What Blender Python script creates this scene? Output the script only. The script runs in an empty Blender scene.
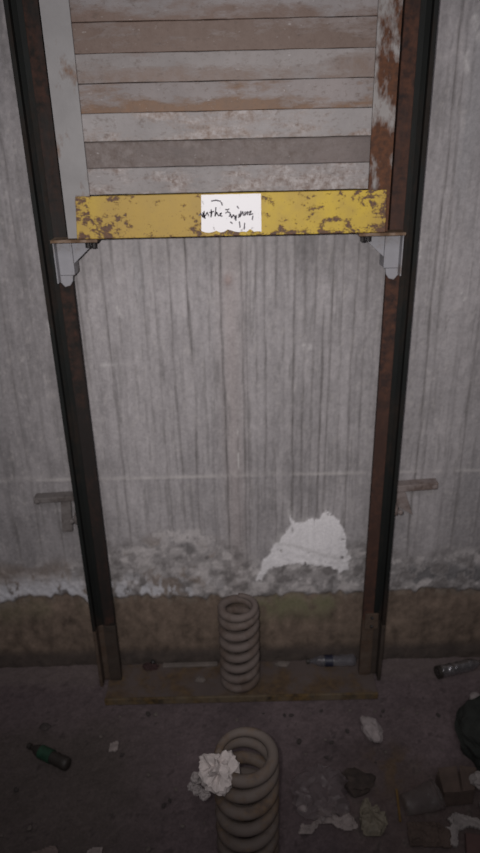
import bpy, bmesh, math, random
import numpy as np
from mathutils import Vector, Matrix, noise as mnoise

random.seed(7)
SC = bpy.context.scene
COL = SC.collection
WY = 0.08            # face of the back wall
PI = math.pi

# ------------------------------------------------------------------ noise (numpy value noise)
def _hash(ix, iy, seed):
    n = (ix.astype(np.int64) * 374761393 + iy.astype(np.int64) * 668265263 + seed * 1442695041) & 0x7fffffff
    n = ((n ^ (n >> 13)) * 1274126177) & 0x7fffffff
    return ((n ^ (n >> 16)) & 0xffff) / 65535.0
def vnoise(x, y, seed=0):
    ix, iy = np.floor(x), np.floor(y)
    fx, fy = x - ix, y - iy
    fx = fx * fx * (3 - 2 * fx); fy = fy * fy * (3 - 2 * fy)
    a, b = _hash(ix, iy, seed), _hash(ix + 1, iy, seed)
    c, d = _hash(ix, iy + 1, seed), _hash(ix + 1, iy + 1, seed)
    return (a * (1 - fx) + b * fx) * (1 - fy) + (c * (1 - fx) + d * fx) * fy
def fbm(x, y, seed=0, octaves=4):
    s, a, t = 0.0, 0.5, 0.0
    for k in range(octaves):
        s = s + a * vnoise(x, y, seed + k * 17); t += a
        x = x * 2.03 + 5.1; y = y * 2.03 + 3.7; a *= 0.55
    return s / t
def sstep(a, b, v):
    t = np.clip((v - a) / (b - a), 0, 1)
    return t * t * (3 - 2 * t)
def poly_sdf(px, py, poly):
    """signed distance to a polygon (negative inside)"""
    d = np.full(px.shape, 1e9); inside = np.zeros(px.shape, bool)
    n = len(poly)
    for i in range(n):
        ax, ay = poly[i]; bx, by = poly[(i + 1) % n]
        ex, ey = bx - ax, by - ay
        t = np.clip(((px - ax) * ex + (py - ay) * ey) / (ex * ex + ey * ey + 1e-12), 0, 1)
        d = np.minimum(d, np.hypot(px - ax - t * ex, py - ay - t * ey))
        c = ((ay > py) != (by > py))
        with np.errstate(divide='ignore', invalid='ignore'):
            xi = ax + (py - ay) * ex / (ey if abs(ey) > 1e-12 else 1e-12)
        inside ^= c & (px < xi)
    return np.where(inside, -d, d)

# ------------------------------------------------------------------ objects
def tag(o, label=None, cat=None, group=None, kind=None):
    if label: o['label'] = label
    if cat: o['category'] = cat
    if group: o['group'] = group
    if kind: o['kind'] = kind
    return o
def empty(name, loc, label, cat, group=None):
    o = bpy.data.objects.new(name, None); COL.objects.link(o)
    o.location = loc; o.empty_display_size = 0.05
    return tag(o, label, cat, group)
def link(name, bm, mat, parent=None, loc=None, smooth=False, bevel=0.0):
    """bm is in world coordinates unless loc is given; parented objects keep world placement"""
    bmesh.ops.recalc_face_normals(bm, faces=bm.faces[:])
    off = Vector(loc) if loc is not None else Vector((0, 0, 0))
    base = Vector((0, 0, 0))
    if parent is not None:
        p = parent
        while p is not None:
            base = base + p.location; p = p.parent
    if loc is None:                        # move the origin to the middle of the part
        if bm.verts:
            cs = [v.co for v in bm.verts]
            off = Vector(((min(c.x for c in cs) + max(c.x for c in cs)) / 2,
                          (min(c.y for c in cs) + max(c.y for c in cs)) / 2,
                          min(c.z for c in cs)))
            for v in bm.verts: v.co -= off
    me = bpy.data.meshes.new(name); bm.to_mesh(me); bm.free()
    o = bpy.data.objects.new(name, me); COL.objects.link(o)
    if parent is not None: o.parent = parent
    o.location = off - base
    for m in (mat if isinstance(mat, (list, tuple)) else [mat]): me.materials.append(m)
    if smooth:
        for f in me.polygons: f.use_smooth = True
    if bevel:
        md = o.modifiers.new('bevel', 'BEVEL'); md.width = bevel; md.segments = 2; md.limit_method = 'ANGLE'
    return o
def bx(bm, x0, x1, y0, y1, z0, z1):
    vs = [bm.verts.new(p) for p in ((x0,y0,z0),(x1,y0,z0),(x1,y1,z0),(x0,y1,z0),(x0,y0,z1),(x1,y0,z1),(x1,y1,z1),(x0,y1,z1))]
    for f in ((0,3,2,1),(4,5,6,7),(0,1,5,4),(1,2,6,5),(2,3,7,6),(3,0,4,7)): bm.faces.new([vs[i] for i in f])
    return vs
def box(*a):
    bm = bmesh.new(); bx(bm, *a); return bm
def prism(bm, pts, axis, a, b):
    """extrude a 2-D polygon along an axis from a to b.  axis 'x': pts=(y,z); 'y': pts=(x,z); 'z': pts=(x,y)"""
    def mk(p, t):
        return {'x': (t, p[0], p[1]), 'y': (p[0], t, p[1]), 'z': (p[0], p[1], t)}[axis]
    A = [bm.verts.new(mk(p, a)) for p in pts]; B = [bm.verts.new(mk(p, b)) for p in pts]
    bm.faces.new(A); bm.faces.new(B[::-1])
    n = len(pts)
    for i in range(n): bm.faces.new((A[i], B[i], B[(i+1) % n], A[(i+1) % n]))
def tube(bm, pts, rad, n=10, cap=True):
    pts = [Vector(p) for p in pts]
    rads = rad if isinstance(rad, (list, tuple)) else [rad] * len(pts)
    up = None; rings = []
    for i, p in enumerate(pts):
        t = (pts[min(i+1, len(pts)-1)] - pts[max(i-1, 0)]).normalized()
        if up is None:
            up = Vector((0, 0, 1)) if abs(t.z) < 0.9 else Vector((1, 0, 0))
        s = t.cross(up).normalized(); up = s.cross(t).normalized()
        rings.append([bm.verts.new(p + (s * math.cos(2*PI*k/n) + up * math.sin(2*PI*k/n)) * rads[i]) for k in range(n)])
    for a, b in zip(rings, rings[1:]):
        for k in range(n): bm.faces.new((a[k], a[(k+1) % n], b[(k+1) % n], b[k]))
    if cap:
        bm.faces.new(rings[0][::-1]); bm.faces.new(rings[-1])
def lathe(bm, prof, M, n=20):
    """profile (radius, height) turned round local z, then moved by matrix M"""
    rings = []
    for r, h in prof:
        rings.append([bm.verts.new(M @ Vector((r*math.cos(2*PI*k/n), r*math.sin(2*PI*k/n), h))) for k in range(n)])
    for a, b in zip(rings, rings[1:]):
        for k in range(n): bm.faces.new((a[k], a[(k+1) % n], b[(k+1) % n], b[k]))
    bm.faces.new(rings[0][::-1]); bm.faces.new(rings[-1])
def lump(size, seed, amp=0.35, freq=1.6, sub=3, ridged=True, floor=None):
    """crumpled / stony lump around the origin, bottom clipped to z=0"""
    bm = bmesh.new(); bmesh.ops.create_icosphere(bm, subdivisions=sub, radius=1)
    o = Vector((seed * 3.17, seed * 1.31, seed * 2.77))
    for v in bm.verts:
        p = v.co.copy()
        a = mnoise.noise(p * freq + o); b = mnoise.noise(p * freq * 2.3 + o)
        h = (1 - 2 * abs(a)) * 0.7 + (1 - 2 * abs(b)) * 0.4 - 0.5 if ridged else a + 0.4 * b
        p = p * (1 + amp * h)
        v.co = Vector((p.x * size[0], p.y * size[1], max(p.z * size[2], -0.55 * size[2]) + 0.55 * size[2]))
    return bm
def sheet(pts, thick, seed, wave, res=0.003, lift=0.0, freq=22):
    """crumpled flat scrap with the outline pts (x, y), lying on z=0"""
    bm = bmesh.new()
    xs = [p[0] for p in pts]; ys = [p[1] for p in pts]
    nx = max(2, int((max(xs) - min(xs)) / res)); ny = max(2, int((max(ys) - min(ys)) / res))
    X, Y = np.meshgrid(np.linspace(min(xs), max(xs), nx), np.linspace(min(ys), max(ys), ny), indexing='ij')
    d = poly_sdf(X + (fbm(X*90, Y*90, seed) - .5) * 0.008, Y + (fbm(X*90, Y*90, seed+5) - .5) * 0.008, pts)
    Z = thick + wave * np.abs(fbm(X*freq, Y*freq, seed+9) - 0.5) * 2 + wave * 0.6 * (fbm(X*freq*3, Y*freq*3, seed+3)) + lift * np.clip(-d / 0.03, 0, 1)
    Z = np.where(d > -res, np.minimum(Z, thick + wave * 0.3), Z)
    V = {}
    def vert(i, j):
        if (i, j) not in V: V[(i, j)] = bm.verts.new((X[i, j], Y[i, j], Z[i, j]))
        return V[(i, j)]
    for i in range(nx - 1):
        for j in range(ny - 1):
            if d[i, j] < 0 or d[i+1, j+1] < 0:
                bm.faces.new((vert(i, j), vert(i+1, j), vert(i+1, j+1), vert(i, j+1)))
    r = bmesh.ops.extrude_face_region(bm, geom=bm.faces[:])
    for e in r['geom']:
        if isinstance(e, bmesh.types.BMVert): e.co.z = max(0.0, e.co.z - thick)
    return bm
def shift(bm, loc, rz=0.0, rx=0.0):
    M = Matrix.Translation(loc) @ Matrix.Rotation(rz, 4, 'Z') @ Matrix.Rotation(rx, 4, 'X')
    for v in bm.verts: v.co = M @ v.co
    return bm

# ------------------------------------------------------------------ materials
class N:
    def __init__(s, name):
        s.m = bpy.data.materials.new(name); s.m.use_nodes = True
        s.t = s.m.node_tree; s.b = s.t.nodes['Principled BSDF']; s.tc = s.n('ShaderNodeTexCoord')
    def n(s, typ, **kw):
        nd = s.t.nodes.new(typ)
        for k, v in kw.items(): setattr(nd, k, v)
        return nd
    def l(s, a, b): s.t.links.new(a, b)
    def map(s, scale=(1,1,1), loc=(0,0,0)):
        mp = s.n('ShaderNodeMapping'); mp.inputs['Scale'].default_value = scale; mp.inputs['Location'].default_value = loc
        s.l(s.tc.outputs['Object'], mp.inputs['Vector']); return mp.outputs['Vector']
    def noise(s, scale, detail=6, rough=0.6, vec=None):
        nd = s.n('ShaderNodeTexNoise'); nd.inputs['Scale'].default_value = scale
        nd.inputs['Detail'].default_value = detail; nd.inputs['Roughness'].default_value = rough
        s.l(vec if vec is not None else s.tc.outputs['Object'], nd.inputs['Vector']); return nd.outputs['Fac']
    def ramp(s, fac, a, b, lo=0.0, hi=1.0):
        r = s.n('ShaderNodeMapRange'); r.clamp = True
        r.inputs['From Min'].default_value = a; r.inputs['From Max'].default_value = b
        r.inputs['To Min'].default_value = lo; r.inputs['To Max'].default_value = hi
        s.l(fac, r.inputs['Value']); return r.outputs['Result']
    def mix(s, fac, a, b, mode='MIX'):
        m = s.n('ShaderNodeMix', data_type='RGBA', blend_type=mode)
        for sock, v in ((m.inputs[0], fac), (m.inputs[6], a), (m.inputs[7], b)):
            if hasattr(v, 'is_linked'): s.l(v, sock)
            elif isinstance(v, (int, float)): sock.default_value = v
            else: sock.default_value = (*v, 1)
        return m.outputs[2]
    def math(s, op, a, b):
        m = s.n('ShaderNodeMath', operation=op)
        for sock, v in ((m.inputs[0], a), (m.inputs[1], b)):
            if hasattr(v, 'is_linked'): s.l(v, sock)
            else: sock.default_value = v
        return m.outputs[0]
    def bump(s, h, strength=0.5, dist=0.004):
        b = s.n('ShaderNodeBump'); b.inputs['Strength'].default_value = strength; b.inputs['Distance'].default_value = dist
        s.l(h, b.inputs['Height']); s.l(b.outputs['Normal'], s.b.inputs['Normal'])
    def set(s, **kw):
        for k, v in kw.items():
            sock = s.b.inputs[k.replace('_', ' ')]
            if hasattr(v, 'is_linked'): s.l(v, sock)
            elif isinstance(v, tuple): sock.default_value = (*v, 1)
            else: sock.default_value = v
        return s

def mat_simple(name, col, var=0.25, scale=40, rough=0.85, metal=0.0, bump=0.3):
    n = N(name); f = n.noise(scale)
    c = n.mix(n.ramp(f, .3, .7), tuple(x * (1 - var) for x in col), tuple(min(1, x * (1 + var)) for x in col))
    n.set(Base_Color=c, Roughness=rough, Metallic=metal); n.bump(f, bump)
    return n.m
def mat_rust(name, paint, rust, rust2, amount, scale=22, rough=0.6, stretch=(1,1,1), metal=0.0, sharp=0.06, var=0.12, spec=.3):
    """paint with rust breaking through; amount 0..1"""
    n = N(name); v = n.map(stretch)
    a = n.noise(scale, 8, .65, v); b = n.noise(scale * 4.3, 4, .6); big = n.noise(scale * .25, 3, .5, v)
    th = 0.66 - 0.32 * amount
    k = n.math('ADD', n.math('MULTIPLY', a, 0.7), n.math('MULTIPLY', big, 0.3))
    m = n.ramp(k, th - sharp, th + sharp)
    rc = n.mix(n.ramp(b, .35, .65), rust, rust2)
    pc = n.mix(n.ramp(n.noise(scale * .6, 5, .6), .3, .7), tuple(x*(1-var) for x in paint), tuple(x*(1+var) for x in paint))
    n.set(Base_Color=n.mix(m, pc, rc), Roughness=n.ramp(m, 0, 1, rough, .9), Metallic=metal, Specular_IOR_Level=spec)
    n.bump(n.math('ADD', n.math('MULTIPLY', b, .4), n.math('MULTIPLY', m, -.5)), .35, .003)
    return n.m
def mat_clear(name, tint, rough=0.08, alpha=0.35):
    n = N(name); f = n.noise(60, 3)
    n.set(Base_Color=tint, Roughness=rough, Transmission_Weight=0.75, IOR=1.4, Alpha=alpha)
    n.bump(f, .9, .006); return n.m

# ------------------------------------------------------------------ wall
def grid_object(name, xs, zs, disp, color, mat, plane):
    """dense grid; plane 'xz' (wall, disp towards the viewer) or 'xy' (floor, disp up)"""
    nx, nz = len(xs), len(zs)
    X, Z = np.meshgrid(xs, zs, indexing='ij')
    D = disp(X, Z); Cc = color(X, Z)
    co = np.zeros((nx * nz, 3))
    if plane == 'xz':
        co[:, 0] = X.ravel(); co[:, 1] = WY - D.ravel(); co[:, 2] = Z.ravel()
    else:
        co[:, 0] = X.ravel(); co[:, 1] = Z.ravel(); co[:, 2] = D.ravel()
    i, j = np.meshgrid(np.arange(nx - 1), np.arange(nz - 1), indexing='ij')
    a = (i * nz + j).ravel(); q = np.stack([a, a + nz, a + nz + 1, a + 1], 1)
    me = bpy.data.meshes.new(name)
    me.vertices.add(nx * nz); me.vertices.foreach_set('co', co.ravel())
    me.loops.add(q.size); me.loops.foreach_set('vertex_index', q.ravel())
    me.polygons.add(len(q)); me.polygons.foreach_set('loop_start', np.arange(0, q.size, 4)); me.polygons.foreach_set('loop_total', np.full(len(q), 4))
    me.polygons.foreach_set('use_smooth', np.ones(len(q), bool))
    me.update(calc_edges=True)
    at = me.color_attributes.new('albedo', 'FLOAT_COLOR', 'POINT')
    rgba = np.ones((nx * nz, 4)); rgba[:, :3] = Cc.reshape(-1, 3)
    at.data.foreach_set('color', rgba.ravel())
    me.materials.append(mat); me.validate()
    o = bpy.data.objects.new(name, me); COL.objects.link(o)
    return o
def mixc(c, m, col):
    return c * (1 - m[..., None]) + np.array(col) * m[..., None]

GROOVES = [(-.381,.5),(-.315,.55),(-.287,.3),(-.259,.5),(-.222,.4),(-.19,.3),(-.151,.55),(-.106,.8),(-.06,.4),(-.021,1.0),(.012,.35),(.028,.6),(.041,.5),
           (.065,.5),(.088,.6),(.116,.65),(.140,.35),(.163,.95),(.191,.7),(.215,.4),(.238,.8),(.257,.6),(.285,.5),(.317,.6),(.345,.5),
           (-.45,.4),(-.52,.6),(-.58,.4),(-.65,.6),(-.74,.5),(.45,.3),(.515,1.0),(.535,.4),(.60,.3),(.64,.55),(.71,.5),(-.85,.5),(.85,.5),(-.95,.5),(.95,.5),(1.07,.5),(-1.07,.5)]
PATCH = [(.058,.315),(.070,.385),(.100,.425),(.114,.45),(.135,.475),(.152,.512),(.160,.555),(.172,.525),(.200,.532),(.246,.540),(.262,.566),(.285,.545),(.300,.528),(.315,.505),(.328,.46),(.342,.375),(.337,.350),(.312,.346),(.285,.366),(.251,.372),(.20,.378),(.159,.382),(.120,.372),(.095,.36),(.075,.325)]
def crust_z(X): return 0.268 + (fbm(X * 9, X * 0, 5) - .5) * .05 + (vnoise(X * 60, X * 0, 8) - .5) * .02
def groove_mask(X, Z):
    g = np.zeros(X.shape)
    for i, (x, s) in enumerate(GROOVES):
        xx = x + (vnoise(Z * 3.1 + i * 7.3, Z * 0 + i, 31) - .5) * .007 + (vnoise(Z * 17 + i * 3, Z * 0 + i, 32) - .5) * .003
        strength = s * sstep(.14, .52, fbm(Z * 2.4 + i * 11.7, Z * 0 + i * 2.0, 77, 3)) * 1.25
        if i in (9, 17, 31): strength = np.maximum(strength, s * .6)
        g = np.maximum(g, np.clip(strength, 0, 1) * np.exp(-((X - xx) / .0028) ** 2))
    return g * sstep(.3, .5, Z)
def patch_mask(X, Z):
    w = .024
    d = poly_sdf(X + (fbm(X*55, Z*55, 41) - .5) * w, Z + (fbm(X*55, Z*55, 43) - .5) * w, PATCH)
    m = sstep(.002, -.003, d)
    chips = sstep(.735, .76, fbm(X * 60, Z * 45, 51))
    up = sstep(.008, 0, np.hypot((X - .166) / .5, (Z - .50) / 2.2))      # dark run at the upper left of the patch
    return m * (1 - chips) * (1 - .9 * up), d
def board_tone(X):
    edges = np.array([-2, -.74, -.58, -.45, -.315, -.222, -.106, -.021, .065, .163, .238, .317, .45, .515, .64, .8, 3])
    idx = np.searchsorted(edges, X)
    return _hash(idx.astype(float), idx * 0.0, 3)
def spall_mask(X, Z):
    # rough spalled zone low on the wall
    top = .50 + (fbm(X * 5, X * 0, 61) - .5) * .16 - .10 * sstep(-.05, .1, X) * sstep(.4, .2, X)
    top = np.where(np.abs(X) > .42, .42 + (fbm(X * 6, X * 0, 62) - .5) * .1, top)
    return sstep(top + .03, top - .06, Z)
def wall_disp(X, Z):
    g = groove_mask(X, Z); pm, _ = patch_mask(X, Z); sp = spall_mask(X, Z)
    below = sstep(.006, -.006, Z - crust_z(X))
    d = -.0025 * g + .002 * pm + .0025 * (fbm(X * 14, Z * 2.0, 9) - .5)
    d = d + sp * (1 - below) * .007 * (fbm(X * 75, Z * 75, 19, 5) - .55)
    d = d - .006 * below + below * .004 * (fbm(X * 25, Z * 25, 29) - .5)
    kick = sstep(.05, .0, Z + (fbm(X * 20, X * 0, 90) - .5) * .02)        # lumpy mortar fillet at the foot
    d = d + kick * .012 * fbm(X * 30, Z * 30, 91)
    line = np.exp(-((Z - .690 - (fbm(X*8, X*0, 71) - .5) * .01) / .003) ** 2) * sstep(.45, .6, fbm(X * 7, X * 0, 72) + .1)
    b = np.exp(-(((X + .005) / .011) ** 2 + ((Z - 1.245) / .014) ** 2))     # small mortar bump
    return d + .002 * line + .010 * b
def wall_color(X, Z):
    n1 = fbm(X * 3, Z * 1.6, 101, 5); n2 = fbm(X * 40, Z * 7, 103); n3 = fbm(X * 120, Z * 90, 105, 3); n4 = fbm(X * 16, Z * 11, 107)
    c = np.ones(X.shape + (3,)) * np.array((.318, .299, .307))
    n5 = fbm(X * 170, Z * 9, 109, 3)
    c = c * (1 + .34 * (n1 - .5) + .34 * (n2 - .5) + .32 * (n3 - .5) + .34 * (n4 - .5) + .24 * (n5 - .5) + .12 * (board_tone(X) - .5))[..., None]
    # broad tonal drift: pinkish strip under the bump, cooler boards to either side
    pink = np.exp(-((X - .0) / .03) ** 2) * .45
    c = mixc(c, pink, (.33, .285, .28))
    c = c * (1 - .26 * sstep(.40, .47, -X) - .12 * sstep(.42, .47, X))[..., None]      # darker outside the rails, more so on the left
    cool = sstep(.5, .7, fbm(X * 5 + 9, Z * 1.1, 111)) * .4
    c = mixc(c, cool, (.26, .262, .275))
    dark = sstep(.60, .72, fbm(X * 110, Z * 8, 113)) * .38 * sstep(.35, .6, Z)
    c = mixc(c, dark, (.15, .142, .14))
    # lighter patch under the plaster and beside the grooves
    c = mixc(c, sstep(.64, .74, fbm(X * 90, Z * 70, 117)) * .25, (.44, .41, .40))
    c = mixc(c, groove_mask(X, Z) * (.45 + .5 * vnoise(X * 9, Z * 28, 118)), (.10, .092, .09))
    pale = np.exp(-((X - .01) / .0022) ** 2) * sstep(.70, .72, Z) * sstep(.86, .84, Z) * .8
    c = mixc(c, pale * sstep(.3, .6, vnoise(Z * 40, Z * 0, 6)), (.55, .53, .52))
    for x0, z0, x1, z1, w in ((-.290,1.185,-.281,1.155,.003),(-.345,1.028,-.215,1.022,.0016),(.545,1.80,.56,1.76,.008),(.53,1.745,.54,1.70,.006),(.585,1.20,.60,1.17,.0035),(.468,1.33,.472,1.29,.003),(.185,1.07,.205,1.065,.006),(-.43,1.33,-.44,1.30,.004),(-.47,1.15,-.462,1.10,.003)):
        ex, ez = x1 - x0, z1 - z0
        t = np.clip(((X - x0) * ex + (Z - z0) * ez) / (ex*ex + ez*ez), 0, 1)
        d = np.hypot(X - x0 - t*ex, Z - z0 - t*ez)
        c = mixc(c, np.exp(-(d / w) ** 2) * .7 * sstep(.25, .6, n3), (.50, .48, .48))
    line = np.exp(-((Z - .690 - (fbm(X*8, X*0, 71) - .5) * .01) / .0035) ** 2) * sstep(.42, .6, fbm(X * 7, X * 0, 72) + .1)
    c = mixc(c, line * .6, (.50, .47, .46))
    b = np.exp(-(((X + .005) / .010) ** 2 + ((Z - 1.245) / .013) ** 2))
    c = mixc(c, b * .8, (.33, .25, .235))
    # spalled zone, damp and blotchy
    sp = spall_mask(X, Z)
    s1 = fbm(X * 38, Z * 34, 121, 6); s2 = fbm(X * 75, Z * 34, 123)
    c = mixc(c, sp * .55, (.235, .218, .213))
    c = mixc(c, sp * sstep(.53, .63, s1) * .7, (.46, .43, .43))
    c = mixc(c, sp * sstep(.45, .34, s1) * .6, (.11, .10, .098))
    brown = sp * sstep(.5, .62, fbm(X * 15 + 3, Z * 14, 127)) * sstep(.02, -.1, X) * .6
    c = mixc(c, brown, (.20, .155, .125))
    # salt efflorescence along the old water line
    cz = crust_z(X)
    up = Z - cz
    eff = sstep(.0, .012, up) * sstep(.11, .02, up) * sstep(.48, .58, s2 * .6 + s1 * .4 + .08 * sstep(-.35, -.5, X) + .08 * np.exp(-((X + .58) / .1) ** 2))
    c = mixc(c, eff * .8 * sstep(.30, .05, np.abs(X + .30) * (X > -.32)), (.54, .54, .58))
    for x0, z0, r in ((-.138, .500, .03), (-.165, .49, .022), (-.215, .475, .02), (-.105, .455, .022), (-.085, .305, .018), (-.28,.40,.03)):
        c = mixc(c, sstep(r, r * .5, np.hypot(X - x0, (Z - z0)) + (s1 - .5) * .12) * .6, (.48, .45, .45))
    c = mixc(c, sstep(.03, .012, np.hypot((X + .15), (Z - .44)) + (s1 - .5) * .06) * .6, (.10, .095, .095))
    dk = sstep(.42, .55, X) * sstep(.025, .04, up) * sstep(.12, .07, up) * sstep(.42, .55, s1)
    c = mixc(c, dk * .75, (.07, .07, .075))
    # white plaster patch
    pm, d = patch_mask(X, Z)
    pw = np.array((.68, .66, .68)) * (1 + .25 * (n4 - .5) + .12 * (n3 - .5))[..., None]
    c = c * (1 - pm[..., None]) + pw * pm[..., None]
    c = mixc(c, pm * np.exp(-((Z - .425 - .03 * np.sin(X * 14)) / .006) ** 2) * .35, (.36, .345, .34))
    c = mixc(c, sstep(.03, .0, d) * (1 - pm) * sstep(.5, .6, s1) * .45, (.45, .43, .43))
    # brown tide-marked band below
    below = sstep(.006, -.008, up)
    bc = np.ones(c.shape) * np.array((.150, .112, .088))
    bc = bc * (1 + 1.1 * (s1 - .5) + .6 * (n2 - .5) + .4 * (n3 - .5))[..., None]
    alg = sstep(.42, .62, fbm(X * 11, Z * 9, 131)) * np.exp(-((up + .045) / .045) ** 2) * (sstep(-.12, -.06, X) * sstep(.36, .28, X) + .35 * sstep(.42, .6, -X))
    bc = mixc(bc, alg * .7, (.165, .165, .095))
    bc = mixc(bc, np.exp(-((up + .012) / .014) ** 2) * sstep(.4, .6, s2) * .45, (.21, .18, .15))
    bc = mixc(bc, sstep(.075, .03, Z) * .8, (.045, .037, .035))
    c = c * (1 - below[..., None]) + bc * below[..., None]
    return np.clip(c, .01, .9)

def mat_attr(name, scale, rough, bump_s, var, spec=.25):
    n = N(name)
    at = n.n('ShaderNodeAttribute', attribute_name='albedo')
    f = n.noise(scale, 8, .7); g = n.noise(scale * .21, 5, .6)
    k = n.ramp(f, .25, .75, 1 - var, 1 + var)
    cc = n.n('ShaderNodeCombineColor')
    for i in range(3): n.l(k, cc.inputs[i])
    n.set(Base_Color=n.mix(1.0, at.outputs['Color'], cc.outputs[0], 'MULTIPLY'), Roughness=rough, Specular_IOR_Level=spec)
    n.bump(n.math('ADD', f, n.math('MULTIPLY', g, .7)), bump_s, .004)
    return n.m
M_WALL = mat_attr('board_marked_concrete', 130, .9, .35, .18)
M_FLOOR = mat_attr('dirty_pit_floor', 150, .85, .5, .3)

xs = np.unique(np.concatenate([np.linspace(-1.3, -.76, 50), np.arange(-.76, .7601, .0036), np.linspace(.76, 1.3, 50)]))
zs = np.unique(np.concatenate([np.arange(-.02, .62, .005), np.arange(.62, 1.88, .0085), np.linspace(1.88, 2.5, 40)]))
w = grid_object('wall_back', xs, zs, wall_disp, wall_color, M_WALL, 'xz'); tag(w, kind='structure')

# ------------------------------------------------------------------ floor
def floor_disp(X, Y):
    h = .006 * (fbm(X * 12, Y * 12, 201) - .5) + .004 * (fbm(X * 60, Y * 60, 203) - .5)
    rub = sstep(.15, .4, X) * sstep(-.22, -.42, Y)
    h = h + rub * .012 * (fbm(X * 32, Y * 32, 205) - .35)
    return np.minimum(h, .02) - .004
def floor_color(X, Y):
    a = fbm(X * 7, Y * 7, 211, 5); b = fbm(X * 45, Y * 45, 213); d = fbm(X * 130, Y * 130, 215, 3)
    c = np.ones(X.shape + (3,)) * np.array((.112, .086, .090))
    c = c * (1 + .75 * (a - .5) + .6 * (b - .5) + .5 * (d - .5))[..., None]
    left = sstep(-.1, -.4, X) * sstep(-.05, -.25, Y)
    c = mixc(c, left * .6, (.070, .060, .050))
    wet = sstep(.5, .65, fbm(X * 5 + 4, Y * 8, 217))
    c = mixc(c, wet * .25, (.120, .092, .100))
    rub = sstep(.12, .4, X + (a - .5) * .3) * sstep(-.2, -.42, Y + (a - .5) * .2)
    c = mixc(c, rub * .7, (.092, .068, .060))
    c = mixc(c, rub * sstep(.6, .72, b) * .6, (.12, .10, .09))
    c = mixc(c, sstep(.70, .78, b) * .5, (.022, .018, .018))
    strip = sstep(-.03, .03, Y + (b - .5) * .05) * sstep(.38, .46, np.abs(X))               # paler dust along the wall foot
    c = mixc(c, strip * .75, (.150, .120, .116))
    rust = sstep(.12, .0, np.hypot((X - .41) / 1.0, (Y + .33) / 1.0)) * sstep(.5, .6, fbm(X * 25, Y * 25, 219))
    c = mixc(c, rust * .5, (.12, .075, .03))
    return np.clip(c, .004, .6)
xs = np.unique(np.concatenate([np.linspace(-1.3, -.8, 30), np.arange(-.8, .801, .006), np.linspace(.8, 1.3, 30)]))
ys = np.unique(np.concatenate([np.linspace(-2.4, -.75, 60), np.arange(-.75, .1, .006)]))
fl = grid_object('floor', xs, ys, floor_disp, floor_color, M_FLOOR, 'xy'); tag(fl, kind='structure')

M_SIDE = mat_simple('side_wall_concrete', (.26, .245, .24), .2, 14, .9)
for nm, x0, x1 in (('wall_left', -1.42, -1.3), ('wall_right', 1.3, 1.42)):
    o = link(nm, box(x0, x1, -2.4, .12, -.02, 2.5), M_SIDE); tag(o, kind='structure')

# ------------------------------------------------------------------ metal materials
M_BLACK = mat_rust('black_painted_steel', (.0105, .0115, .011), (.026, .017, .013), (.016, .012, .010), .36, 14, .6, (1, 1, .25), spec=.15)
M_RAILRUST = mat_rust('rusty_brown_rail_face', (.046, .026, .021), (.085, .040, .027), (.028, .02, .019), .55, 12, .6, (1, 1, .2), spec=.15)
M_RAILRUST_L = mat_rust('dark_brown_rail_face', (.020, .017, .016), (.056, .028, .021), (.014, .013, .012), .45, 12, .6, (1, 1, .2), spec=.15)
M_FOOT = mat_rust('dusty_brown_steel', (.085, .062, .048), (.075, .046, .03), (.05, .034, .026), .55, 18, .8)
M_FOOT_D = mat_rust('dark_dusty_steel', (.050, .038, .031), (.045, .03, .022), (.03, .024, .02), .5, 18, .8)
M_CHANNEL = mat_rust('dusty_rusted_channel', (.094, .073, .067), (.115, .075, .042), (.07, .048, .034), .45, 12, .85)
M_LIP = mat_rust('ochre_rusted_edge', (.115, .088, .060), (.135, .085, .035), (.03, .022, .015), .5, 9, .85)
M_UP_L = mat_rust('grey_painted_upright', (.225, .218, .220), (.16, .075, .03), (.09, .045, .025), .27, 17, .55, (1,1,.6))
M_UP_R = mat_rust('rust_eaten_upright', (.24, .225, .22), (.105, .045, .024), (.06, .03, .02), .62, 24, .7, (1,1,.45), sharp=.04)
def mat_yellow():
    n = N('chipped_yellow_paint'); v = n.map((.7, 1, 1))
    big = n.noise(9, 4, .6, n.map((1, 1, 1), (2.3, 0, 0))); a = n.noise(58, 8, .7, v); fine = n.noise(190, 4, .7)
    sep = n.n('ShaderNodeSeparateXYZ'); n.l(n.tc.outputs['Object'], sep.inputs[0])
    low = n.ramp(sep.outputs['Z'], .004, .024, .05, 0); ends = n.ramp(n.math('ABSOLUTE', sep.outputs['X'], 0.0), .20, .34, 0, .06)
    k = n.math('ADD', n.math('ADD', n.math('MULTIPLY', a, .75), n.math('MULTIPLY', big, .25)), n.math('ADD', low, ends))
    m = n.ramp(k, .56, .61)
    m2 = n.ramp(n.math('ADD', fine, n.math('MULTIPLY', low, 1.2)), .64, .70)
    pc = n.mix(n.ramp(n.noise(6, 3, .5, n.map((1, 1, .3), (5, 0, 0))), .42, .58), (.36, .235, .042), (.48, .335, .028))
    pc = n.mix(n.ramp(n.noise(26, 5, .6), .35, .7, 0, .5), pc, (.30, .20, .05))
    rc = n.mix(n.ramp(fine, .35, .65), (.12, .05, .02), (.05, .026, .017))
    n.set(Base_Color=n.mix(m, n.mix(m2, pc, (.12, .06, .025)), rc), Roughness=.6)
    n.bump(n.math('MULTIPLY', m, -.6), .35, .002)
    return n.m
M_YEL = mat_yellow()
M_SHOE = mat_rust('pale_grey_shoe_paint', (.245, .242, .262), (.17, .145, .135), (.2, .17, .16), .32, 25, .5)
M_EDGE = mat_rust('rusty_plate_edge', (.19, .135, .10), (.12, .07, .04), (.08, .05, .03), .5, 30, .7)
M_BRKT_D = mat_rust('dust_grey_bracket', (.15, .135, .132), (.11, .095, .09), (.08, .068, .065), .5, 20, .85)
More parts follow.
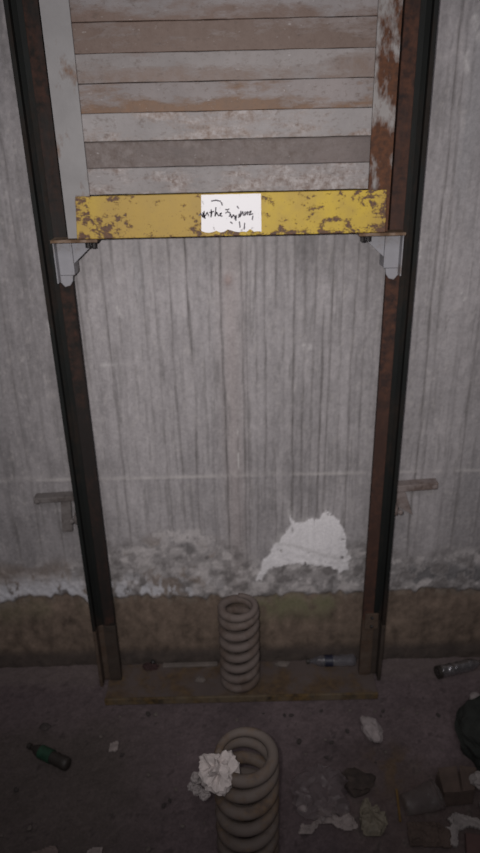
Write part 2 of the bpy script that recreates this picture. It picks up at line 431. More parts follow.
M_BRKT_R = mat_rust('dusty_brown_bracket', (.22, .185, .178), (.16, .12, .105), (.10, .075, .068), .5, 20, .85)
M_BOLT = mat_simple('dark_steel_bolt', (.03, .027, .027), .3, 80, .5, .5)
M_SPRING = mat_rust('dusty_grey_spring_steel', (.135, .108, .098), (.11, .08, .065), (.085, .062, .053), .45, 14, .75)
M_SPRING2 = mat_rust('dusty_brown_spring_steel', (.128, .104, .092), (.15, .10, .062), (.08, .06, .052), .42, 14, .75)

# ------------------------------------------------------------------ base channel
ch = empty('base_channel', (0, -.005, 0), 'rusty steel channel lying flat on the pit floor, joining both rail feet', 'steel channel')
bm = bmesh.new(); bx(bm, -.412, .417, -.082, .058, .002, .018)
link('top_plate', bm, M_CHANNEL, ch, bevel=.002)
bm = bmesh.new()
prism(bm, [(-.412,.0),(.417,.0),(.417,.023),(-.412,.023)], 'y', -.091, -.083)
link('front_flange', bm, M_LIP, ch, bevel=.002)

# ------------------------------------------------------------------ guide rails
def rail(s, head_mat, label):
    r = empty('guide_rail', (s * .40, 0, .018), label, 'guide rail', 'counterweight guide rails')
    def px(a, b): return (min(s*a, s*b), max(s*a, s*b))
    z0, z1 = .235, 2.3
    bm = bmesh.new(); a, b = px(.372, .404); bx(bm, a, b, -.009, .009, z0, z1)
    link('running_face', bm, head_mat, r, bevel=.0015)
    bm = bmesh.new(); a, b = px(.404, .425)
    bx(bm, a, b, -.0055, .0055, z0, z1)
    prism(bm, [(s*.4255,-.005),(s*.416,-.0055),(s*.4255,-.014)], 'z', z0, z1)
    a, b = px(.4252, .435); bx(bm, a, b, -.034, .034, z0, z1)
    link('flange', bm, M_BLACK, r, bevel=.001)
    # lower post, dusty and brown
    bm = bmesh.new(); a, b = px(.372, .4075); bx(bm, a, b, -.010, .010, .018, z0 - .002)
    fp = link('foot_post', bm, M_FOOT if s > 0 else M_FOOT_D, r, bevel=.0015)
    bm = bmesh.new(); a, b = px(.4078, .425); bx(bm, a, b, -.0055, .0055, .018, z0 - .002)
    a, b = px(.4252, .435); bx(bm, a, b, -.034, .034, .018, z0 - .002)
    link('foot_angle', bm, M_FOOT_D if s > 0 else M_FOOT, r, bevel=.0015)
    if s < 0: return r
    bm = bmesh.new()                        # splice plate over the joint
    a, b = px(.378, .418); bx(bm, a, b, -.016, -.0095, .205, .262)
    sp = link('splice_plate', bm, M_FOOT if s > 0 else M_BLACK, r, bevel=.0015)
    for k, z in enumerate((.217, .249)):
        bm = bmesh.new(); lathe(bm, [(.005, 0), (.005, .004), (.003, .006)], Matrix.Translation((s * .398, -.0155, z)) @ Matrix.Rotation(PI/2, 4, 'X'), 6)
        link('bolt', bm, M_BOLT, sp)
    return r
rail(-1, M_RAILRUST_L, 'dark steel guide rail to the left of the yellow beam and springs')
rail(1, M_RAILRUST, 'guide rail with reddish rusty inner face to the right of the yellow beam')

# ------------------------------------------------------------------ rail brackets on the wall
def bracket(s, zb, xo, gus, mat, label, tilt):
    b = empty('rail_bracket', (s * .46, .06, zb), label, 'bracket', 'brackets fixing the rails to the wall')
    bm = bmesh.new()
    hh = .008 if s < 0 else .010; z0, z1 = zb - hh, zb + hh
    pts = [(s * .437, z0), (s * .437, z1), (s * xo, z1 + tilt), (s * xo, z0 + tilt)]
    prism(bm, pts, 'y', .046, .079)
    link('wall_bar', bm, mat, b, bevel=.002)
    bm = bmesh.new(); prism(bm, gus, 'y', .054, .064)
    link('gusset_plate', bm, mat, b, bevel=.001)
    bm = bmesh.new()
    x0, x1 = sorted((s * .4352, s * .447)); bx(bm, x0, x1, -.020, .062, zb - .045, zb - .018)
    link('rail_clip', bm, mat, b, bevel=.003)
    bm = bmesh.new(); lathe(bm, [(.0075, 0), (.0075, .007), (.005, .010)], Matrix.Translation((s * .452, -.0195, zb - .031)) @ Matrix.Rotation(PI/2, 4, 'X'), 6)
    link('bolt', bm, mat, b)
    bm = bmesh.new(); lathe(bm, [(.008, 0), (.008, .005), (.005, .007)], Matrix.Translation((s * (xo - .010), .0462, zb + tilt)) @ Matrix.Rotation(PI/2, 4, 'X'), 6)
    link('anchor_bolt', bm, mat, b)
bracket(-1, .645, .572, [(-.470,.634),(-.498,.634),(-.507,.530),(-.476,.530)], M_BRKT_D, 'grey bracket on the wall behind the left rail', -.006)
bracket(1, .650, .572, [(.447,.640),(.482,.640),(.510,.560),(.470,.586),(.447,.590)], M_BRKT_R, 'brownish bracket on the wall beside the right rail', .008)

# ------------------------------------------------------------------ counterweight frame
cw = empty('counterweight_frame', (0, 0, 1.37), 'counterweight frame with chipped yellow bottom beam carrying a white sticker', 'counterweight')
def upright(s, x0, x1, mat):
    bm = bmesh.new(); zt, zb = 2.0, 1.374
    a, b = sorted((s * x0, s * x1))
    bx(bm, a, b, -.056, -.050, zb, zt)                      # front flange
    bx(bm, a, b, .050, .056, zb, zt)
    c, d = sorted((s * x1, s * (x1 - .006))); bx(bm, c, d, -.050, .050, zb, zt)
    return link('upright', bm, mat, cw)
o = upright(-1, .300, .358, M_UP_L); o['label'] = 'grey painted upright with small rust spots'
o = upright(1, .309, .357, M_UP_R); o['label'] = 'heavily rusted upright'
bm = bmesh.new()
prism(bm, [(-.330,1.463),(.348,1.463),(.351,1.373),(-.337,1.373)], 'y', -.064, -.0565)
bx(bm, -.335, .349, -.0565, .0565, 1.373, 1.379)
bx(bm, -.335, .349, .0565, .064, 1.373, 1.463)
link('bottom_beam', bm, M_YEL, cw, bevel=.0015)['label'] = 'yellow painted beam with rust chips'
# paper sticker with worn handwriting
n = N('worn_white_paper'); f = n.noise(70, 6, .7); g = n.noise(30, 5, .6, n.map((1, 1, 1), (3, 0, 0)))
c = n.mix(n.ramp(f, .60, .66), (.78, .77, .79), (.42, .40, .41)); c = n.mix(n.ramp(g, .68, .72), c, (.25, .18, .06))
n.set(Base_Color=c, Roughness=.6); M_PAPER = n.m
bm = bmesh.new()
top = [(-.056 + .130 * i / 12, 1.4615 - .0008 * random.random()) for i in range(13)]
bot = [(.0745 - .1335 * i / 16, 1.381 + random.choice((0, .001, .004, .006)) ) for i in range(17)]
prism(bm, top + bot, 'y', -.0652, -.0641)
st = link('paper_sticker', bm, M_PAPER, cw); st['label'] = 'torn white paper sticker with handwriting'
M_INK = mat_simple('faded_black_ink', (.11, .10, .115), .3, 60, .7)
strokes = [  # handwriting, in sticker units: u across 0..1, v up 0..1
    [(-.05,.44),(-.02,.50),(.01,.40),(.02,.52),(.05,.36)], [(.04,.56),(.03,.38),(.09,.52),(.11,.44)], [(.16,.60),(.15,.40),(.17,.52)],
    [(.13,.52),(.20,.55)], [(.24,.66),(.22,.42),(.25,.52),(.28,.42)], [(.30,.47),(.33,.50),(.30,.43),(.34,.41)],
    [(.40,.60),(.43,.58),(.46,.61)], [(.40,.50),(.44,.53),(.48,.49)], [(.46,.40),(.48,.46),(.50,.36),(.53,.44),(.56,.37)], [(.55,.32),(.58,.42),(.57,.28)],
    [(.60,.68),(.62,.62)], [(.62,.36),(.63,.46)], [(.66,.54),(.64,.38),(.69,.52),(.70,.42)], [(.73,.52),(.72,.42),(.77,.52),(.77,.43)], [(.79,.50),(.83,.53),(.80,.43),(.86,.46)],
    [(.17,.84),(.24,.86),(.32,.83)], [(.33,.80),(.35,.72)], [(.63,.24),(.64,.08)], [(.72,.20),(.71,.03)], [(.86,.40),(.85,.30)], [(.48,.24),(.51,.20)]]
bm = bmesh.new()
for s_ in strokes:
    for (u0, v0), (u1, v1) in zip(s_, s_[1:]):
        a = Vector((-.056 + .13 * u0, 1.385 + .075 * v0)); b = Vector((-.056 + .13 * u1, 1.385 + .075 * v1))
        d = (b - a).normalized(); p = Vector((-d.y, d.x)) * .0014
        e = d * .0008
        vs = [bm.verts.new((q.x, -.0655, q.y)) for q in (a - p - e, b - p + e, b + p + e, a + p - e)]
        bm.faces.new(vs)
link('handwriting', bm, M_INK, st)
# guide shoes at both lower corners
def shoe(s):
    def X(a, b): return tuple(sorted((s * a, s * b)))
    bm = bmesh.new(); a, b = X(.292, .397); bx(bm, a, b, -.066, -.020, 1.3655, 1.3722); bx(bm, *X(.292, .366), -.020, .055, 1.3655, 1.3722)
    pl = link('shoe_top_plate', bm, M_EDGE, cw, bevel=.001)
    bm = bmesh.new()
    a, b = X(.364, .397); bx(bm, a, b, -.026, -.018, 1.286, 1.365)       # front cheek over the rail
    bx(bm, a, b, .018, .026, 1.286, 1.365)                              # rear cheek
    a, b = X(.360, .3655); bx(bm, a, b, -.026, .026, 1.286, 1.365)
    a, b = X(.3935, .3968); bx(bm, a, b, -.052, -.0265, 1.272, 1.365)       # outer fin
    sh = link('guide_shoe', bm, M_SHOE, cw, bevel=.0015)
    bm = bmesh.new(); prism(bm, [(s*.3595,1.365),(s*.306,1.365),(s*.314,1.352),(s*.3595,1.312)], 'y', -.024, -.017)
    link('gusset', bm, M_SHOE, sh, bevel=.001)
    bm = bmesh.new(); prism(bm, [(s*.397,1.2855),(s*.365,1.2855),(s*.367,1.272),(s*.374,1.262),(s*.386,1.259),(s*.397,1.272)], 'y', -.026, -.018)
    link('lug', bm, M_SHOE, sh, bevel=.001)
    for x, z in ((.305, 1.360), (.318, 1.360)):
        bm = bmesh.new(); lathe(bm, [(.006, 0), (.006, .010), (.004, .013)], Matrix.Translation((s * x, -.045, z - .0085)), 8)
        link('bolt', bm, M_BOLT, pl)
shoe(-1); shoe(1)

# ------------------------------------------------------------------ filler weights
slab_defs = [  # (paint, rust, rust2, amount, scale, front y, label)
    ((.22,.212,.215),(.34,.325,.325),(.15,.115,.10),.40,20,-.046,'scuffed grey filler weight, lowest of the stack, directly on the yellow beam'),
    ((.125,.105,.101),(.095,.072,.064),(.16,.14,.135),.6,13,-.040,'dark brownish filler weight, second up from the yellow beam'),
    ((.24,.232,.235),(.34,.325,.325),(.17,.125,.10),.38,16,-.048,'pale grey scratched filler weight, third up from the yellow beam'),
    ((.205,.188,.188),(.165,.098,.058),(.14,.09,.062),.16,13,-.045,'grey filler weight with orange rust along it, fourth up from the yellow beam'),
    ((.215,.203,.203),(.18,.15,.14),(.16,.12,.10),.45,12,-.047,'plain grey filler weight, fifth up from the yellow beam'),
    ((.195,.175,.172),(.14,.102,.085),(.12,.083,.067),.5,11,-.046,'brown-stained grey filler weight, sixth up from the yellow beam'),
    ((.205,.193,.196),(.15,.107,.09),(.13,.09,.072),.42,10,-.047,'topmost visible filler weight at the upper edge, seventh up from the yellow beam')]
def slab_mesh(seed, y0, x0, x1, h):
    bm = bmesh.new()
    n_ = 44
    prof = [(y0 + .0006, 0.0), (y0, .001), (y0, h - .0015), (y0 + .0012, h), (.044, h), (.044, 0.0)]
    rings = []
    for i in range(n_ + 1):
        x = x0 + (x1 - x0) * i / n_
        ring = []
        for k, (y, z) in enumerate(prof):
            dy = .0022 * mnoise.noise(Vector((x * 14, seed * 5.0, k * .7))) if k < 4 else 0
            dz = .0006 * mnoise.noise(Vector((x * 11, seed * 3.0 + 9, 0))) - .0004 if k in (2, 3) else 0
            ring.append(bm.verts.new((x, y + dy, z + dz)))
        rings.append(ring)
    for a, b in zip(rings, rings[1:]):
        for k in range(6): bm.faces.new((a[k], b[k], b[(k+1) % 6], a[(k+1) % 6]))
    bm.faces.new(rings[0]); bm.faces.new(rings[-1][::-1])
    return bm
M_SEAM = None
zz = 1.4645
hs = [.0545, .0530, .0545, .0560, .0540, .0550, .0560]
def mat_slab(i, paint, rust, rust2, amount, scale):
    """grey paint, rust blotches, and rust creeping up from the lower edge"""
    paint, rust, rust2 = [(q[0] * .97, q[1] * .93, q[2] * .915) for q in (paint, rust, rust2)]
    n = N('filler_weight_paint'); v = n.map((.35, 1, 1.1), (i * 1.7, 0, i * .9))
    a = n.noise(scale, 8, .7, v); b = n.noise(scale * 4, 4, .7); fine = n.noise(110, 5, .7, n.map((.6, 1, 1)))
    sep = n.n('ShaderNodeSeparateXYZ'); n.l(n.tc.outputs['Object'], sep.inputs[0])
    low = n.ramp(sep.outputs['Z'], .0, .030, 1, 0)
    th = .64 - .3 * amount
    m = n.ramp(n.math('ADD', a, n.math('MULTIPLY', low, .20 if i == 3 else .12 if i in (5, 6) else .05)), th - .05, th + .07)
    rc = n.mix(n.ramp(b, .35, .65), rust, rust2)
    pc = n.mix(n.ramp(n.noise(scale * .5, 5, .7), .3, .7), tuple(x*.82 for x in paint), tuple(x*1.15 for x in paint))
    c = n.mix(m, pc, rc)
    c = n.mix(n.ramp(fine, .55, .72, 0, .7), c, tuple(x*.6 for x in rust2))
    c = n.mix(n.ramp(n.noise(170, 3, .6, n.map((.5,1,1), (9,0,0))), .66, .76, 0, .4), c, (.45, .43, .43))
    n.set(Base_Color=c, Roughness=.65)
    n.bump(n.math('ADD', b, n.math('MULTIPLY', m, -.5)), .4, .003)
    return n.m
for i, (p, r1, r2, am, sc, y0, lab) in enumerate(slab_defs):
    x0, x1 = -.345 + .002 * (i % 3), .344 - .002 * (i % 2)
    bm = slab_mesh(i, y0, x0, x1, hs[i] - .0004)
    bm.verts.ensure_lookup_table()
    o = link('filler_weight', bm, mat_slab(i, p, r1, r2, am, sc), None, loc=(0, 0, zz))
    tag(o, lab, 'counterweight slab', 'filler weights stacked in the counterweight frame')
    zz += hs[i]

# ------------------------------------------------------------------ buffer springs
def spring(name, c, z0, z1, R, rw, turns, mat, label, phase, seed):
    bm = bmesh.new(); pts = []; n_ = int(turns * 40)
    zA, zB = z0 + rw, z1 - rw * .7
    for i in range(n_ + 1):
        t = i / n_; a = phase + 2 * PI * turns * t
        # closed, ground end coils
        e = 1.0 / turns
        def ease(u):
            if u < e: return .30 * u * u / e
            if u > 1 - e: return None
            return .30 * e + (u - e)
        u = t if t <= .5 else 1 - t
        q = ease(u); tot = .30 * e + (.5 - e)
        zt = q / tot * .5; zt = zt if t <= .5 else 1 - zt
        pts.append((c[0] + R * math.cos(a), c[1] + R * math.sin(a), zA + (zB - zA) * zt))
    rads = [rw * (.62 + .38 * min(1, min(i, n_ - i) / 26)) for i in range(n_ + 1)]
    tube(bm, pts, rads, 12)
    for v in bm.verts: v.co.z = min(max(v.co.z, z0), z1)             # ground flat
    o = link(name, bm, mat, None, smooth=True)
    return tag(o, label, 'spring', 'pit buffer springs')
spring('buffer_spring', (0.0, -.024), .018, .318, .0495, .0128, 8.3, M_SPRING, 'coil buffer spring standing on the rusty channel between the rails', -.314, 1)
spring('buffer_spring', (.0135, -.556), .003, .350, .0600, .0140, 7.4, M_SPRING2, 'coil buffer spring in the foreground with crumpled paper stuck on it', .628, 2)

# ------------------------------------------------------------------ litter
M_TISSUE = mat_simple('dirty_white_paper', (.48, .43, .415), .18, 60, .9, 0, .5)
M_TISSUE_D = mat_simple('grimy_paper', (.24, .205, .195), .25, 60, .9, 0, .5)
M_SHRED = mat_simple('grey_torn_paper', (.27, .24, .235), .25, 60, .9, 0, .5)
M_STONE_W = mat_simple('pale_plaster_stone', (.27, .235, .235), .2, 50, .95, 0, .6)
M_STONE = mat_simple('dark_rubble', (.055, .045, .043), .4, 40, .95, 0, .6)
M_CLOD = mat_simple('dark_brown_clod', (.045, .033, .028), .4, 40, .95, 0, .6)
M_FILM = mat_clear('dull_clear_film', (.40, .34, .35), .3, .5)
M_CUP = mat_clear('clear_cup_plastic', (.30, .26, .25), .07, .36)
M_BOTTLE = mat_clear('smoky_clear_bottle', (.30, .29, .32), .07, .75)
_n = N('dull_silver_foil'); _n.set(Base_Color=(.38, .37, .385), Roughness=.13, Metallic=.85); _n.bump(_n.noise(55, 2, .4), 1.0, .012); M_SILVER = _n.m
M_NAVY = mat_simple('navy_label', (.012, .014, .03), .3, 50, .5)
M_GREEN = mat_simple('green_label', (.014, .050, .028), .3, 50, .5)
M_DKGLASS = N('dark_brown_glass').set(Base_Color=(.026, .021, .018), Roughness=.6).m
M_LEAF = mat_simple('yellowed_plastic', (.155, .135, .10), .22, 40, .7, 0, .5)
M_BAG = mat_simple('black_green_bag', (.020, .023, .020), .35, 22, .9, 0, .6)
M_CARD = mat_simple('brown_cardboard', (.075, .052, .042), .25, 30, .9, 0, .3)
M_FOAM = mat_simple('dirty_pale_foam', (.25, .225, .215), .2, 35, .9, 0, .5)
M_REDBOARD = mat_simple('reddish_brown_board', (.085, .048, .043), .25, 20, .8, 0, .3)
M_LATH = mat_simple('pale_dusty_wood', (.125, .105, .095), .25, 30, .9, 0, .3)
M_AMBER = mat_simple('amber_rusty_strip', (.13, .075, .02), .3, 40, .6, 0, .3)
M_RAG = mat_simple('dark_red_rag', (.035, .016, .016), .3, 60, .9, 0, .4)
M_PINK = mat_simple('pinkish_plaster', (.15, .115, .105), .25, 40, .95, 0, .5)

# crumpled paper on the front spring, hooked over its left rim
bm = lump((.034, .034, .042), 9, .85, 1.05, 4); shift(bm, (-.046, -.592, .308), .4)
pp = link('crumpled_paper', bm, M_TISSUE); tag(pp, 'crumpled white paper caught on the left rim of the foreground spring', 'paper')
bm = bmesh.new()
for x, y, z, r, sd in ((-.094, -.580, .282, .012, 11), (-.092, -.600, .270, .0105, 12), (-.076, -.612, .272, .0115, 13), (-.104, -.590, .268, .009, 14)):
    t = shift(lump((r, r * .9, r * 1.1), sd, .5, 1.7, 3), (x - .002, y + .003, z + .012 - r * .6))
    me = bpy.data.meshes.new('tmp'); t.to_mesh(me); t.free(); bm.from_mesh(me); bpy.data.meshes.remove(me)
link('torn_shreds', bm, M_SHRED, pp)['label'] = 'grimy torn shreds'

def bottle(loc, length, rad, yaw, mat, cap_mat, lab_mat, label, band, group=None, name='plastic_bottle', tilt=0.0, foot=.0):
    e = empty(name, (loc[0], loc[1], loc[2]), label, 'bottle', group)
    M = Matrix.Translation((loc[0], loc[1], loc[2] + rad)) @ Matrix.Rotation(yaw, 4, 'Z') @ Matrix.Rotation(PI/2 + tilt, 4, 'Y') @ Matrix.Translation((0, 0, -length/2))
    L = length
    prof = [(rad*.55, 0), (rad*.9, .004), (rad, .012)]
    k = 7
    for i in range(k):
        z = .02 + (L*.66 - .03) * i / (k - 1)
        prof += [(rad*(.9 if i % 2 else 1.0), z)]
    prof += [(rad*.95, L*.70), (rad*.7, L*.80), (rad*.36, L*.88), (rad*.36, L*.94)]
    bm = bmesh.new(); lathe(bm, prof, M, 20)
    for v in bm.verts: v.co += Vector((0, 0, 1)) * .0012 * mnoise.noise(v.co * 90)
    link('bottle_body', bm, mat, e, smooth=True)
    bm = bmesh.new(); lathe(bm, [(rad*.42, L*.93), (rad*.46, L*.935), (rad*.46, L*.995), (rad*.40, L)], M, 16)
    link('cap', bm, cap_mat, e, smooth=False)
    if lab_mat:
        bm = bmesh.new(); a, b = band
        lathe(bm, [(rad*.97, L*a), (rad*1.03, L*a), (rad*1.03, L*b), (rad*.97, L*b)], M, 20)
        link('paper_label', bm, lab_mat, e, smooth=False)
    return e
bottle((.290, .036, .018), .158, .018, PI, M_BOTTLE, M_DKGLASS, M_NAVY, 'small clear bottle with navy band lying on the channel against the wall', (.47, .63))
bottle((.700, .014, .0), .170, .0195, .26, M_SILVER, M_DKGLASS, M_DKGLASS, 'shiny silvery bottle lying on the floor right of the right rail', (.0, .07))
bottle((-.535, -.278, .0), .145, .018, PI - .48, M_DKGLASS, M_DKGLASS, M_GREEN, 'dark bottle with green label lying on the floor at far left', (.40, .68))

tag(link('plaster_stone', shift(lump((.026, .046, .022), 21, .30, 1.5, 3, False), (.375, -.212, 0), .35), M_STONE_W), 'pale rounded plaster lump on the floor below the right rail foot', 'stone')
tag(link('plaster_ball', shift(lump((.018, .018, .018), 22, .2, 1.2, 3, False), (.706, -.105, 0)), M_STONE_W), 'pale round lump beside the black bag at the right edge', 'stone')
# clear bag with pale wad
bm = lump((.066, .060, .040), 31, .55, 1.3, 4); shift(bm, (.205, -.415, 0), .2)
tag(link('plastic_bag', bm, M_FILM), 'crumpled dull clear plastic bag right of the foreground spring', 'bag')
tag(link('torn_paper', shift(sheet([(-.074,-.022),(-.064,.000),(-.044,-.002),(-.022,.014),(-.016,.050),(-.002,.030),(.016,.034),(.030,.014),(.050,.034),(.064,.012),(.074,-.010),(.046,-.018),(.028,-.010),(.004,.004),(-.02,.002),(-.042,-.024)], .002, 3, .016), (.212, -.492, .006)), M_TISSUE_D), 'torn pale paper lying in front of the clear plastic bag', 'paper')
tag(link('rubble_clod', shift(lump((.046, .036, .024), 33, .4, 1.4, 3, False), (.300, -.378, 0)), M_CLOD), 'dark brown clod behind the yellowed plastic scrap', 'rubble')
tag(link('yellowed_scrap', shift(sheet([(-.024,-.05),(.012,-.052),(.034,-.024),(.036,.004),(.022,.012),(.018,.03),(.006,.022),(-.004,.052),(-.018,.036),(-.03,.0),(-.032,-.03)], .002, 8, .020, lift=.008), (.326, -.470, 0)), M_LEAF), 'yellowed crumpled plastic scrap beside the clear cup', 'scrap')
tag(link('rusty_strip', shift(box(-.003, .003, -.045, .045, 0, .004), (.400, -.440, .002), -.12), M_AMBER, bevel=.001), 'narrow amber rusty strip between yellowed scrap and clear cup', 'strip')
# clear plastic cup on its side
cup = empty('plastic_cup', (.452, -.455, 0), 'crushed clear plastic cup with bright glints among the rubble', 'cup')
M = Matrix.Translation((.452, -.450, .034)) @ Matrix.Rotation(.25, 4, 'Z') @ Matrix.Rotation(PI/2 - .1, 4, 'Y') @ Matrix.Diagonal((.8, 1.05, 1, 1))
bm = bmesh.new()
outer = [(.024, -.045), (.026, -.044), (.030, -.01), (.033, .02), (.036, .045)]
lathe(bm, outer + [(.0345, .045), (.0315, .02), (.0285, -.01), (.0245, -.041)], M, 24)
for v in bm.verts: v.co += Vector((mnoise.noise(v.co * 45), mnoise.noise(v.co * 45 + Vector((7, 0, 0))), mnoise.noise(v.co * 45 + Vector((0, 9, 0))))) * .004; v.co.z = max(v.co.z, .002)
link('cup_body', bm, M_CUP, cup, smooth=False)
bm = bmesh.new(); rim = [M @ Vector((.0355*math.cos(2*PI*k/28), .0355*math.sin(2*PI*k/28), .0462)) for k in range(29)]
tube(bm, rim, .0022, 8, False); link('cup_rim', bm, M_CUP, cup, smooth=True)
tag(link('brown_scrap', shift(sheet([(-.05,-.03),(.045,-.04),(.058,-.005),(.03,.022),(-.045,.026)], .003, 14, .018, lift=.008), (.455, -.515, 0)), M_CARD), 'crumpled brown wrapper in front of the clear cup', 'wrapper')
# black bag at the right edge
bm = lump((.125, .125, .075), 41, .28, .9, 4); shift(bm, (.735, -.270, 0), .3)
tag(link('rubbish_bag', bm, M_BAG), 'black-green rubbish bag at the right edge of the pit', 'bag')
# brown box
bxo = empty('cardboard_box', (.570, -.392, 0), 'small crushed brown cardboard box in front of the black bag', 'box')
def slanted(bm, pts, t):
    """panel from four corners with thickness along its normal"""
    p = [Vector(q) for q in pts]; nrm = (p[1] - p[0]).cross(p[3] - p[0]).normalized() * t
    A = [bm.verts.new(q) for q in p]; B = [bm.verts.new(q + nrm) for q in p]
    bm.faces.new(A); bm.faces.new(B[::-1])
    for i in range(4): bm.faces.new((A[i], B[i], B[(i+1) % 4], A[(i+1) % 4]))
bm = bmesh.new()
x0, x1, y0, y1, h = .508, .600, -.448, -.385, .055
prism(bm, [(x0+.004, y0), (x1-.01, y0+.006), (x1, y1-.004), (x0, y1)], 'z', .001, h)
for v in bm.verts: v.co += Vector((mnoise.noise(v.co*20), mnoise.noise(v.co*23), 0)) * .004
link('box_body', bm, M_CARD, bxo, bevel=.004)
bm = bmesh.new(); slanted(bm, [(x0, y0, h + .001), (x0+.042, y0, h + .001), (x0+.050, y1, h + .016), (x0+.002, y1, h + .010)], .0025)
link('box_flap', bm, M_CARD, bxo)
bm = bmesh.new(); slanted(bm, [(x0+.048, y0+.002, h + .001), (x1-.012, y0+.006, h + .001), (x1+.010, y1, h + .008), (x0+.056, y1, h + .018)], .0025)
link('box_flap', bm, M_CARD, bxo)
tag(link('foam_chunk', shift(sheet([(-.03,-.025),(.035,-.03),(.04,.02),(.012,.016),(.002,.03),(-.024,.022)], .010, 5, .010), (.632, -.466, 0)), M_FOAM), 'dirty pale foam chunk in front of the cardboard box', 'foam')
tag(link('foam_lump', shift(lump((.024, .02, .018), 46, .4, 1.5, 3), (.606, -.425, .057)), M_FOAM), 'pale crumpled foam lump on the cardboard box', 'foam')
tag(link('foam_strip', shift(sheet([(-.062,-.036),(-.048,-.040),(-.030,.0),(.0,.010),(.06,-.008),(.066,.012),(.0,.034),(-.026,.046),(-.045,.030),(-.04,.012),(-.064,.004)], .006, 6, .010), (.562, -.512, 0)), M_FOAM), 'bent pale foam strip around the reddish board in the near corner', 'foam')
tag(link('reddish_board', shift(box(-.06, .06, -.05, .05, 0, .012), (.590, -.585, .004), -.25), M_REDBOARD, bevel=.003), 'flat reddish brown board at the bottom right corner', 'board')
# bits along the wall foot and on the channel
tag(link('wooden_lath', shift(box(-.088, .088, -.008, .008, 0, .008), (-.160, .046, .0185), .01), M_LATH, bevel=.002), 'pale dusty lath lying on the channel left of the back spring', 'lath')
tag(link('dark_rag', shift(lump((.024, .014, .010), 51, .5, 1.6, 3), (-.286, .040, .0185)), M_RAG), 'small dark red rag on the channel beside the lath', 'rag')
tag(link('bottle_cap', shift(lump((.008, .008, .008), 52, .15, 1.2, 2, False), (-.279, .048, .031)), M_BOLT), 'tiny black knob sitting on the dark red rag', 'cap')
tag(link('pale_pebble', shift(lump((.015, .010, .008), 53, .3, 1.3, 3, False), (-.125, -.018, .0185)), M_LATH), 'pale pebble on the channel left of the back spring', 'stone')
tag(link('mortar_crumb', shift(lump((.022, .010, .008), 54, .4, 1.5, 3, False), (.135, .040, .0185)), M_LATH), 'pale mortar crumb on the channel right of the back spring', 'stone')
tag(link('white_scrap', shift(sheet([(-.010,-.016),(.010,-.012),(.012,.010),(.002,.018),(-.012,.006)], .003, 7, .006), (-.360, -.243, 0)), M_TISSUE_D), 'small white scrap on the floor below the left rail foot', 'scrap')
tag(link('dark_scrap', shift(lump((.016, .012, .006), 56, .4, 1.5, 3, False), (-.575, -.168, 0)), M_STONE), 'dark crumb above the green labelled bottle', 'rubble')
tag(link('pink_scrap', shift(sheet([(-.030,-.03),(.03,-.03),(.034,.006),(.02,.02),(-.014,.010),(-.032,.004)], .004, 17, .008), (-.480, -.548, 0)), M_PINK), 'pinkish plaster scrap at the bottom left edge', 'scrap')
tag(link('pale_scrap', shift(sheet([(-.018,-.02),(.018,-.02),(.016,.012),(-.014,.010)], .003, 19, .006), (-.358, -.545, 0)), M_TISSUE_D), 'pale paper scrap at the bottom edge right of the pinkish one', 'scrap')
tag(link('shiny_scrap', shift(lump((.012, .008, .008), 58, .3, 1.5, 2, False), (.155, -.445, 0)), M_TISSUE), 'tiny white crumb between foreground spring and clear bag', 'scrap')

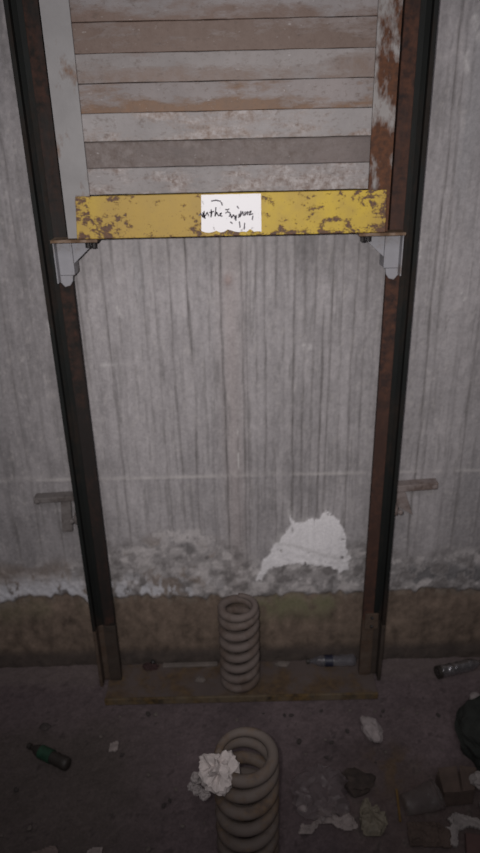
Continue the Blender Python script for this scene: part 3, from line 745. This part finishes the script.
# loose pebbles
protos = [lump((1, .8, .6), 60 + k, .35, 1.3, 2, False) for k in range(4)]
pm = []
for k, b in enumerate(protos):
    bmesh.ops.recalc_face_normals(b, faces=b.faces[:])
    me = bpy.data.meshes.new('pebble'); b.to_mesh(me); b.free(); me.materials.append(M_STONE if k % 2 == 0 else M_LATH); pm.append(me)
rng = random.Random(5)
avoid = [(.0135,-.556,.10),(.205,-.415,.10),(.30,-.378,.06),(.326,-.47,.06),(.452,-.455,.09),(.57,-.39,.11),(.742,-.255,.17),(.373,-.215,.05),(-.535,-.278,.11),(-.36,-.243,.03),(.59,-.56,.14),(.21,-.49,.09),(.632,-.466,.06),(.455,-.515,.08),(-.09,-.59,.05)]
cnt = 0
while cnt < 46:
    dense = rng.random() < .6
    x = rng.uniform(.12, .60) if dense else rng.uniform(-.60, .62)
    y = rng.uniform(-.54, -.12)
    if any(math.hypot(x - a, y - b) < r for a, b, r in avoid): continue
    k = rng.randrange(4)
    o = bpy.data.objects.new('pebble', pm[k]); COL.objects.link(o)
    s = rng.uniform(.003, .0085)
    o.location = (x, y, -.0015); o.scale = (s, s, s); o.rotation_euler = (0, 0, rng.uniform(0, 6.28))
    tag(o, 'small loose pebble among the dirt on the pit floor', 'pebble', 'loose pebbles on the pit floor')
    avoid.append((x, y, s * 2.2)); cnt += 1

# ------------------------------------------------------------------ light
world = bpy.data.worlds.new('dim_shaft'); SC.world = world; world.use_nodes = True
bg = world.node_tree.nodes['Background']; bg.inputs['Color'].default_value = (.95, .90, .98, 1); bg.inputs['Strength'].default_value = .10
def lamp(name, typ, loc, target, energy, **kw):
    d = bpy.data.lights.new(name, typ); d.energy = energy
    for k, v in kw.items(): setattr(d, k, v)
    o = bpy.data.objects.new(name, d); COL.objects.link(o); o.location = loc
    o.rotation_euler = (Vector(target) - Vector(loc)).to_track_quat('-Z', 'Y').to_euler()
    return o
lamp('torch', 'SPOT', (-.022, -1.60, 1.635), (.01, .08, 1.08), 76, spot_size=math.radians(84), spot_blend=1.0, shadow_soft_size=.012, color=(1.0, .96, .94))
lamp('landing_light', 'AREA', (0, -2.2, 2.9), (0, .08, 1.2), 14, shape='RECTANGLE', size=1.4, size_y=.9, color=(1.0, .96, .98))

# ------------------------------------------------------------------ camera
cam_d = bpy.data.cameras.new('camera'); cam = bpy.data.objects.new('camera', cam_d); COL.objects.link(cam)
cam_d.sensor_fit = 'VERTICAL'; cam_d.sensor_height = 24.0; cam_d.lens = 670.0 * 24.0 / 853.0
cam_d.clip_start = .01
cam_d.dof.use_dof = True; cam_d.dof.focus_distance = 1.15; cam_d.dof.aperture_fstop = 2.6   # the phone's slightly missed focus
cam.matrix_world = Matrix.Translation((.017, -1.6, 1.6)) @ Matrix.Rotation(PI/2 - math.radians(24.3), 4, 'X') @ Matrix.Rotation(math.radians(-1.3), 4, 'Z')
SC.camera = cam
SC.view_settings.view_transform = 'Standard'
SC.view_settings.look = 'None'
SC.view_settings.exposure = 0.0
